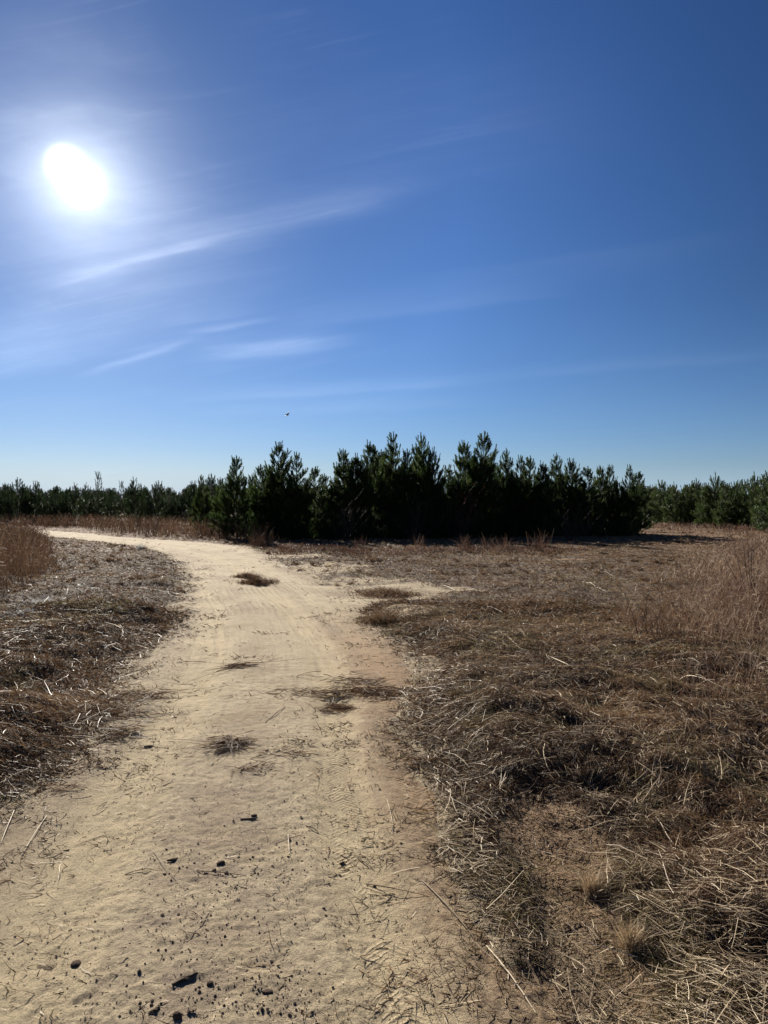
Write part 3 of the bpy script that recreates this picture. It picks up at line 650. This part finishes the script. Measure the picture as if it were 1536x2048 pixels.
far_wood()
hx, hy = np.meshgrid(np.linspace(-900, 900, 91), np.linspace(360, 1100, 38)); hz = 9*sst(hy, 430, 900)+1.5*fbm(hx, hy, .006, 3, 2)-1.2
hq = (np.arange(37)[:, None]*91+np.arange(90)[None]).ravel()
tag(link('hill', np_mesh('hill', np.stack([hx.ravel(), hy.ravel(), hz.ravel()], 1), np.stack([hq, hq+1, hq+92, hq+91], 1), [M['soil']], dict(far=np.ones(hx.size)), True)), 'low wooded rise on the horizon', kind='structure')

# ------------------------------------------------------------------ shrubs and standing weeds
def twiggy(name, px, D, H, spread, n, label, cat, material='twig', leaves=0, lean=0.0, X=None):
    rg = np.random.RandomState(int(abs(px)*7+D)); BV, BF, o, tips = [], [], 0, []
    for _ in range(n):
        az = rg.uniform(0, 6.28); el = rg.uniform(.75, 1.5); L = H*rg.uniform(.55, 1.05)
        c = curve([rg.normal(0, .05*spread), rg.normal(0, .05*spread), -.03], [math.cos(az)*math.cos(el)*spread+lean, math.sin(az)*math.cos(el)*spread, math.sin(el)], L, rg.uniform(-.35, .3), 6, rg)
        for cc, a in [(c, .006+.0012*D/10)]:
            v_, f_ = tube(cc, np.linspace(a, a*.4, len(cc)), 3); BV.append(v_); BF.append(f_+o); o += len(v_)
        for k in range(4):
            p = c[rg.randint(2, 6)]; a2 = rg.uniform(0, 6.28); c2 = curve(p, [math.cos(a2)*.6, math.sin(a2)*.6, .6], L*rg.uniform(.15, .35), .2, 4, rg)
            v_, f_ = tube(c2, np.linspace(.004+.0008*D/10, .002, 4), 3); BV.append(v_); BF.append(f_+o); o += len(v_); tips += list(c2)
    X = (px-768)/F*D if X is None else X; z = float(surf_z(np.array([X]), np.array([D]))[0])
    e = bpy.data.objects.new(name, None); C.objects.link(e); e.location = (X, D, z); tag(e, label, cat)
    link('stem' if name != 'shrub' else 'branches', np_mesh('stem', np.vstack(BV), np.vstack(BF), [M[material]]), e)
    if leaves:
        p = np.array(tips)[rg.randint(0, len(tips), leaves)]+rg.normal(0, .04, (leaves, 3)); d = rg.normal(size=(leaves, 3))
        V_, F_, T_ = blades(p, d, rg.uniform(.03, .07, leaves), np.full(leaves, .018), np.zeros((leaves, 3)), rg.rand(leaves), 1, rng=rg)
        link('leaves', np_mesh('leaves', V_, F_, [M['redleaf']], dict(tone=T_)), e)
    return e
twiggy('shrub', 690, 32.2, 1.9, 1.2, 26, 'leafless grey twiggy shrub at the dark foot of the stand, left of centre', 'shrub')
twiggy('shrub', 830, 32.4, 2.0, 1.3, 26, 'leafless twiggy shrub in the shade under the middle pines', 'shrub')
twiggy('shrub', 920, 33.8, 2.6, 1.1, 22, 'shrub with a few rusty red leaves in front of the dark stand', 'shrub', leaves=420)
twiggy('shrub', 1140, 32.6, 1.8, 1.6, 30, 'low arching bramble in front of the right part of the dark stand', 'shrub')
twiggy('dead_weed', 1505, 11.5, 1.35, .55, 7, 'dark branching dead weed stem rising from the tall grass at the right edge', 'weed')
twiggy('dead_weed', 1290, 8.8, .62, .9, 5, 'bare forked weed stalk leaning at the near edge of the tall buff grass', 'weed', 'wood')

def tussock(name, px, py, n, h0, h1, spread, m_, label, cat, group=None, flat=False, tone=(.2, .7), el0=.9, cut=False):
    """one clump of grass: a single countable plant"""
    rg = np.random.RandomState(int(px*3+py)); X, Y = W(px, py); z = float(surf_z(np.array([X]), np.array([Y]))[0])
    a = rg.uniform(0, 6.28, n); rr2 = rg.rand(n)**.6*spread; b = rg.uniform(0, 6.28, n)
    if flat:
        ncl = 7; ci = rg.randint(0, ncl, n); rr2 = rg.rand(n)**.5*spread*.42
    p = np.stack([rr2*np.cos(b), rr2*np.sin(b)*(1 if not flat else .6), np.full(n, -.01) if not flat else rg.uniform(.002, .022, n)], 1)
    el = np.clip(rg.normal(el0, .25, n), .02, 1.54) if not flat else np.abs(rg.normal(.04, .12, n))
    if n > 400 and not flat: p[:, :2] *= (1+.9*fbm(p[:, 0]+X, p[:, 1]+Y, 6, 3, 3))[:, None]*np.where(rg.rand(n) < .2, 1.5, 1)[:, None]
    L = rg.uniform(h0, h1, n)*(1 if not (n > 400 and not flat) else np.clip(1.25-rr2/spread*.8, .4, 2)); w = (.0009+.001*rg.rand(n))*max(1, (Y/3)**.8)
    cv = rg.normal(0, .45 if flat else .15, n); bd = np.stack([-np.sin(a)*cv, np.cos(a)*cv, -rg.uniform(0, .35, n) if not flat else -el*.9], 1)
    if not cut: bd[:, :2] += hdir(a, np.zeros(n))[:, :2]*rg.uniform(0, .3, n)[:, None]
    if flat:
        ca = rg.uniform(0, 6.28, ncl); cr = rg.uniform(.2, 1.15, ncl)*spread; p[:, 0] += (cr*np.cos(ca))[ci]; p[:, 1] += (cr*np.sin(ca)*.7)[ci]; n_cut = 1
        st_ = rg.rand(n) < .16; p[:, :2] *= np.where(st_, 1.9, 1.0)[:, None]; L = np.where(st_, L*1.3, L)
        p[:, :2] -= hdir(a, np.zeros(n))[:, :2]*(L*rg.uniform(.3, .7, n))[:, None]; bd *= 1.5
    V_, F_, T_ = blades(p, hdir(a, el), L, w, bd, rg.uniform(tone[0], tone[1], n), 4, rng=rg)
    V_[:, 2] = np.maximum(V_[:, 2], -.015)
    o = link(name, np_mesh(name, V_, F_, [M[m_]], dict(tone=T_)), None, (X, Y, z))
    return tag(o, label, cat, group)
G = 'grass clump'
tussock('grass_clump', 768, 1245, 1300, .10, .26, .28, 'thatch', 'round brown grass clump growing in the sand at the right side of the track', G, tone=(.1, .8))
tussock('grass_clump', 512, 1166, 900, .10, .24, .34, 'thatch', 'low dark grass clump in the middle of the track between the wheel marks', G, tone=(.05, .6))
tussock('grass_clump', 492, 1154, 600, .08, .2, .28, 'thatch', 'flattened grass clump just beyond the one between the wheel marks', G, tone=(.05, .6))
tussock('grass_clump', 775, 1188, 1300, .10, .22, .5, 'thatch', 'wide dark grass clump between the track and the small bare sand patch', G, tone=(.05, .7))
tussock('grass_clump', 1190, 1795, 260, .07, .14, .028, 'straw', 'cut yellowish tuft of stubble on the bare orange soil, upper of two', G, tone=(.2, .8), el0=1.1, cut=True)
tussock('grass_clump', 1268, 1905, 320, .07, .15, .03, 'straw', 'cut yellowish tuft of stubble casting a dark shadow, lower of two', G, tone=(.2, .8), el0=1.1, cut=True)
tussock('grass_clump', 90, 1222, 260, .10, .26, .35, 'grey', 'whitish grass clump below the red grass stand on the left', G, tone=(.3, 1), el0=.5)
tussock('grass_clump', 22, 1248, 200, .10, .24, .35, 'grey', 'whitish grass clump cut by the left edge of the photo', G, tone=(.3, 1), el0=.5)
tussock('grass_clump', 150, 1188, 90, .10, .22, .25, 'grey', 'small whitish grass sprig beside the red grass stand', G, tone=(.3, 1), el0=.6)
tussock('grass_clump', 282, 1102, 90, .14, .34, .12, 'grey', 'pale weed sprig at the inner edge of the track bend', G, tone=(.3, .8), el0=1.1)
for n_, (px, py, n, h, sp, lab) in enumerate([(1078, 1104, 130, 1.0, .30, 'tall tan grass tuft, the largest standing before the dark stand'), (1010, 1104, 90, .7, .34, 'tan grass tuft just left of the tallest one before the dark stand'),
        (975, 1102, 80, .75, .2, 'thin tan grass tuft before the middle of the dark stand'), (930, 1103, 90, .8, .18, 'thin grass tuft below the shrub with rusty leaves'), (838, 1103, 90, .8, .2, 'thin grass tuft in front of the dark stand, under its tallest tops'),
        (720, 1102, 70, .7, .25, 'sparse grass tuft at the left foot of the dark stand'), (1105, 1112, 90, .5, .22, 'short tan tuft at the right foot of the tallest tuft'), (1145, 1107, 70, .5, .25, 'short sparse tuft right of the tall tan tufts'),
        (1172, 1106, 50, .45, .2, 'last sparse grass tuft before the shadow at the right of the stand'), (520, 1096, 200, .8, .30, 'russet grass tuft where the track meets the left end of the stand'), (560, 1098, 80, .6, .2, 'small pale tuft right of the russet tuft by the track')]):
    tussock('grass_tuft', px, py, int(n*.6), h*.3, h*.9, sp*1.3, 'red' if px < 600 else 'buff', lab, 'grass tuft', 'grass tufts standing before the dark stand', tone=(.05, .6), el0=1.4)
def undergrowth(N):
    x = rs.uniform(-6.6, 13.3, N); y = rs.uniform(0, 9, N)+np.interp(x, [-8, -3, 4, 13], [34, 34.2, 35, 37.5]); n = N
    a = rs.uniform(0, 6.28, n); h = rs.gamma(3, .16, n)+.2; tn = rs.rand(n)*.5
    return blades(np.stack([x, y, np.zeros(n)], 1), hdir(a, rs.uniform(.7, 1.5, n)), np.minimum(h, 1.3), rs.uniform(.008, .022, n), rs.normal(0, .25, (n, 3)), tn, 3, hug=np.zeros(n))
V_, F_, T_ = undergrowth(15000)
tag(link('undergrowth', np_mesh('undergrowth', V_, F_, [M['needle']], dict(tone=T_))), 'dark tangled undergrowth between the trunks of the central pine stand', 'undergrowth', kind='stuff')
# matted hay on the sand
H_ = 'matted dead grass'
for px, py, n, h, sp, lab in [(484, 1334, 60, .30, .12, 'small knot of dead grass on the sand, farthest of the knots on the track'), (470, 1497, 170, .26, .10, 'dark knot of matted grass in the middle of the track'), (575, 1515, 34, .15, .10, 'loose loops of dead grass right of the dark knot'),
        (500, 1545, 30, .16, .12, 'loose curls of dead grass below the dark knot'), (735, 1375, 420, .22, .42, 'spread of matted grass reaching in from the right verge'), (625, 1385, 170, .22, .34, 'spread of matted grass at mid track'), (660, 1412, 170, .14, .17, 'fringe of pale stems below the matted spread'),
        (785, 1480, 26, .18, .09, 'curled ring of thin stems near the right verge'), (265, 1395, 120, .26, .26, 'raft of thin stems spilling from the left verge onto the sand'), (255, 1432, 110, .26, .26, 'second raft of thin stems lying just nearer than the first'),
        (215, 1470, 160, .14, .2, 'dark mat of short grass at the left edge of the sand'), (130, 1580, 26, .16, .12, 'few thin stems at the left edge near the viewer'), (865, 1520, 140, .12, .16, 'dark grass mat jutting onto the sand from the right verge')]:
    tussock('dead_grass_mat', px, py, n, h*.5, h, sp, 'thatch', lab, H_, 'knots of dead grass on the track', flat=True, tone=(.05, .55))

# ------------------------------------------------------------------ stones, chips and stalks on the track
def rock_mesh(seed, fl=.7, el=1.2):
    bm = bmesh.new(); bmesh.ops.create_icosphere(bm, subdivisions=2, radius=.5); rg = np.random.RandomState(seed)
    k = [rg.normal(size=3) for _ in range(9)]; k = [a/np.linalg.norm(a) for a in k]; cut = [rg.uniform(.28, .44) for _ in k]
    for v in bm.verts:
        p = np.array(v.co)
        for a, c in zip(k, cut):
            d = p@a
            if d > c: p = p-a*(d-c)*.9
        v.co = (p[0]*el, p[1], p[2]*fl)
    me = bpy.data.meshes.new('pebble'); bm.to_mesh(me); bm.free(); me.materials.append(M['stone']); return me
ROCKS = [rock_mesh(k, .55+.1*(k % 4), 1+.12*(k % 3)) for k in range(8)]
def pebble(px, py, wpx, label, group='dark pebbles on the sandy track', rot=None, k=None, name='pebble', cat='pebble', flat=1):
    X, Y = W(px, py); z = float(surf_z(np.array([X]), np.array([Y]))[0]); s_ = wpx*Y/F
    o = link(name, ROCKS[k if k is not None else rs.randint(8)], None, (X, Y, z+s_*.07*flat), rs.uniform(0, 6.28) if rot is None else rot); o.scale = (s_, s_*rs.uniform(.75, 1), s_*flat)
    tag(o, label, cat, group); return o
def chip(px, py, L, w, rot, label, m_='wood', seed=0):
    rg = np.random.RandomState(seed+int(px)); X, Y = W(px, py); z = float(surf_z(np.array([X]), np.array([Y]))[0]); L = L*Y/F; w = w*Y/F
    bm = bmesh.new(); n = 9; rings = []
    for i in range(n):
        t = i/(n-1); ww = w*.5*(math.sin(math.pi*min(1, .12+.8*t))**.5)*rg.uniform(.75, 1.1); cx = L*(t-.5); cy = rg.normal(0, w*.08); cz = w*.22
        rings.append([bm.verts.new((cx, cy+ww*math.cos(f)*rg.uniform(.85, 1.1), cz+ww*.6*math.sin(f)*rg.uniform(.7, 1.1))) for f in np.linspace(0, 2*math.pi, 8)[:-1]])
    for a, b in zip(rings, rings[1:]):
        for q in range(7): bm.faces.new((a[q], a[(q+1) % 7], b[(q+1) % 7], b[q]))
    bm.faces.new(rings[0][::-1]); bm.faces.new(rings[-1]); me = bpy.data.meshes.new('bark_chip'); bm.to_mesh(me); bm.free(); me.materials.append(M[m_])
    o = link('bark_chip', me, None, (X, Y, z), rot); tag(o, label, 'wood chip'); return o
chip(368, 1968, 56, 13, .75, 'long dark splinter of bark lying on the sand near the bottom of the photo')
chip(343, 1722, 22, 9, .7, 'short dark bark chip above the twig with round pods')
chip(305, 2030, 26, 11, .9, 'grey-brown bark chip left of the dark green stone at the bottom')
chip(684, 1716, 14, 6, .8, 'small bluish bark chip alone on the right half of the track', 'stone')
chip(295, 1487, 17, 7, .3, 'blackish chip alone on the sand beside the left verge', 'stone')
chip(497, 1643, 34, 6, .1, 'flat dark splinter above the grey stained sand')
pebble(150, 1921, 24, 'flat black bean-shaped stone by itself at the lower left of the track', None, .1, 0, flat=.7)
pebble(440, 1731, 15, 'largest angular black stone just above the twig with round pods', None, .3, 2)
pebble(351, 2045, 22, 'dark green-grey stone cut by the bottom of the photo', None, 0, 3)
pebble(507, 1636, 11, 'black stone touching the flat dark splinter', None)
pebble(418, 1978, 17, 'pair-topped black stone right of the long splinter of bark', None)
pebble(533, 1992, 20, 'broad brown stone near the bottom, right of the other large stones', None, flat=.6)
for px, py, lab in [(410, 1750, 'round dark seed pod at the left end of the pod twig'), (427, 1744, 'round upright seed pod in the middle of the pod twig'), (452, 1750, 'round seed pod at the right of the pod twig')]:
    o = pebble(px, py, 10, lab, None, k=1, name='seed_pod', cat='seed pod')
def stalk(p0, p1, w, m_, label, tone=.6, bow=.0, knots=True, lift=.006, cat='straw'):
    a, b = np.array(W(*p0)), np.array(W(*p1)); L = np.linalg.norm(b-a); n = 9; t = np.linspace(0, 1, n); pr = np.array([-(b-a)[1], (b-a)[0]])
    xy = a+(b-a)*t[:, None]+pr*(bow*4*t*(1-t))[:, None]+pr[None]*.007*np.sin(t*4+p0[0])[:, None]
    rad = np.full(n, w); rad[[3, 6]] *= 1.35 if knots else 1; rad *= np.linspace(1, .6, n)
    z = surf_z(xy[:, 0], xy[:, 1]); z = np.maximum(z, np.interp(t, [0, 1], [z[0], z[-1]]))+w*.8+lift*np.sin(t*math.pi)
    pts = np.column_stack([xy-a, z-z[0]]); v_, f_ = tube(pts, rad, 6)
    o = link('straw_stalk' if cat == 'straw' else 'twig', np_mesh('stalk', v_, f_, [M[m_]], dict(tone=np.full(len(v_), tone)), True), None, (a[0], a[1], z[0])); tag(o, label, cat)
stalk((392, 1746), (492, 1757), .0016, 'wood', 'thin twig lying under three round seed pods', cat='twig')
stalk((732, 1756), (858, 1793), .0017, 'wood', 'straight brown twig pointing at the crossed stalks on the right of the track', cat='twig')
stalk((845, 1762), (948, 1874), .0026, 'straw', 'long split stalk lying diagonally at the right edge of the sand', .3, .02)
stalk((974, 1889), (1075, 2022), .0032, 'straw', 'thick pale stalk slanting to the bottom right beside the sand', .9)
stalk((935, 1700), (858, 1768), .0014, 'wood', 'short twig crossing the top of the long split stalk', cat='twig')
stalk((92, 1634), (38, 1712), .0026, 'straw', 'bright straight stalk on the sand near the left verge', .8)
stalk((26, 1620), (0, 1688), .0028, 'straw', 'jointed pale stalk at the left edge of the photo', .8)
stalk((213, 1605), (183, 1623), .0020, 'straw', 'short pale stalk, lower of a crossed pair left of the track', .6)
stalk((212, 1596), (190, 1612), .0016, 'wood', 'short dark stem, upper of a crossed pair left of the track', cat='twig')
stalk((118, 1720), (112, 1758), .0020, 'straw', 'forked yellow straw upright in the photo at the left of the track', .9)
stalk((305, 1705), (360, 1778), .0014, 'straw', 'thin straw slanting down between pebbles left of the pod twig', .35)
stalk((247, 1746), (315, 1742), .0016, 'wood', 'forked dark twig left of the slanting thin straw', cat='twig', bow=.08)
stalk((415, 1834), (371, 1890), .0015, 'straw', 'thin straw lying below the pod twig among pebbles', .5)
stalk((576, 1671), (577, 1710), .0018, 'straw', 'short bright straw right of the grey stained sand', .9)
stalk((715, 1706), (749, 1731), .0017, 'wood', 'short two-toned twig above the straight brown twig', cat='twig')
stalk((773, 1597), (787, 1650), .0015, 'straw', 'bright straw pointing away from the viewer on the right of the track', .8)
stalk((530, 1448), (571, 1415), .0022, 'wood', 'straight dark stick between the two spreads of matted grass', cat='twig')
stalk((612, 1652), (637, 1662), .0024, 'wood', 'stubby dark twig right of the centre of the track', cat='twig')
stalk((432, 1340), (480, 1333), .0024, 'wood', 'dark stem sticking out left from the far knot of dead grass', cat='twig')
stalk((352, 1326), (412, 1320), .0026, 'wood', 'dark stem lying across the left wheel mark', cat='twig', bow=.05)
stalk((190, 1448), (345, 1420), .0026, 'wood', 'long bundle-like stem reaching over the sand from the left verge', cat='twig', bow=-.03)
stalk((661, 1312), (700, 1328), .0024, 'straw', 'pale straw alone on the open sand at mid distance', .9)
stalk((887, 1172), (912, 1181), .006, 'straw', 'pale straw lying on the small bare sand patch', .9)
stalk((1165, 1168), (1215, 1190), .005, 'straw', 'bright pale stalk on the mown grass right of centre', 1)
stalk((1000, 1270), (1040, 1297), .0032, 'straw', 'pale stalk lying on the brown grass beside the track', .9)
stalk((1246, 1790), (1520, 1985), .0022, 'straw', 'very long pale stalk slanting across the right verge', .9)
stalk((1360, 1372), (1505, 1432), .0035, 'straw', 'arched pale stalk over a dark hollow at the edge of the tall grass', .9, -.12, lift=.12)
stalk((1095, 1320), (1195, 1392), .0030, 'straw', 'long straight pale stalk on the right verge below the green-brown grass', 1)
stalk((0, 1476), (52, 1490), .0030, 'straw', 'pale straight stalk cut by the left edge of the photo', .8)
stalk((203, 1262), (242, 1292), .0036, 'straw', 'curved white stalk on the left verge', 1, .1)
# loose scatter of pebbles: the crown of the track is the gravelly part
zone = [(rs.normal(430, 80), rs.uniform(1560, 1760)) for _ in range(46)]+[(rs.normal(400, 105), rs.uniform(1700, 2040)) for _ in range(88)]+[(rs.uniform(40, 700), rs.uniform(1700, 2040)) for _ in range(24)]
for px, py in zone: pebble(px, py, rs.choice([3.2, 4, 5, 6.5, 8], p=[.4, .3, .18, .09, .03])*(py/2000)**1.3, 'small dark pebble lying loose on the gravelly middle of the track')
# fine grit, too many to count
def grit(N):
    x = rs.normal(430, 190, N); y = rs.uniform(1450, 2048, N)**1.0; X = (x-768)/F*(CAMH*F/(y-HOR)); Y = CAMH*F/(y-HOR)
    X2, Y2 = scatter(N//2, 1.9, 12, -24, 6); X = np.append(X, X2); Y = np.append(Y, Y2); k = (roadsd(X, Y) > 0) & (fbm(X, Y, 3, 3, 4)+.5 > rs.uniform(.25, .7, len(X))); X, Y = X[k], Y[k]; n = len(X)
    s_ = rs.gamma(2, .0009, n)+.0008; z = surf_z(X, Y); oc = np.array([[1, 0, 0], [0, 1, 0], [-1, 0, 0], [0, -1, 0], [0, 0, 1], [0, 0, -1.]])
    jt = 1+rs.uniform(-.35, .35, (n, 6, 1)); V_ = oc[None]*jt*s_[:, None, None]; rt = rs.uniform(0, 6.28, n); cs, sn = np.cos(rt)[:, None], np.sin(rt)[:, None]
    V_ = np.stack([V_[..., 0]*cs-V_[..., 1]*sn+X[:, None], V_[..., 0]*sn+V_[..., 1]*cs+Y[:, None], V_[..., 2]*.7+z[:, None]+s_[:, None]*.3], -1).reshape(-1, 3)
    f = np.array([[0, 1, 4], [1, 2, 4], [2, 3, 4], [3, 0, 4]]); F_ = (np.arange(n)[:, None, None]*6+f[None]).reshape(-1, 3)
    tag(link('gravel', np_mesh('gravel', V_, F_, [M['stone']])), 'fine dark grit sprinkled over the sandy track', 'gravel', kind='stuff')
grit(5000)

# ------------------------------------------------------------------ the bird
def bird():
    D = 95.0; X = (575-768)/F*D; Z = CAMH+(HOR-830)/F*D
    e = bpy.data.objects.new('bird', None); C.objects.link(e); e.location = (X, D, Z); e.rotation_euler = (R(12), R(-38), R(60)); tag(e, 'small black bird gliding in the blue sky above the pines', 'bird')
    pts = [(0, -.26, .0), (0, -.22, .0), (0, -.17, .0), (0, -.05, 0), (0, .12, 0), (0, .24, 0), (0, .36, 0)]; v_, f_ = tube(pts, [.004, .022, .034, .06, .055, .03, .022], 8); v_[:, 2] *= .85
    for k in range(8): v_[48+k, 0] *= 3.2; v_[48+k, 2] *= .3
    link('body', np_mesh('body', v_, f_, [M['feather']], None, True), e)
    for sgn in (-1, 1):
        prof = [(0.03, -.09, .13, 0), (.18, -.13, .12, .05), (.34, -.10, .10, .09), (.48, -.02, .10, .10), (.60, .09, .12, .08)]
        Vw = [];
        for xx, lead, trail, zz in prof: Vw += [(sgn*xx, lead, zz+.012), (sgn*xx, trail, zz+.004), (sgn*xx, lead, zz-.006), (sgn*xx, trail, zz-.002)]
        Fw = []
        for k in range(4): a = k*4; b = a+4; Fw += [(a, b, b+1, a+1), (a+2, a+3, b+3, b+2), (a, a+2, b+2, b), (a+1, b+1, b+3, a+3)]
        Fw += [(0, 1, 3, 2), (16, 18, 19, 17)]
        link('wing', np_mesh('wing', np.array(Vw), np.array(Fw), [M['feather']]), e)
bird()
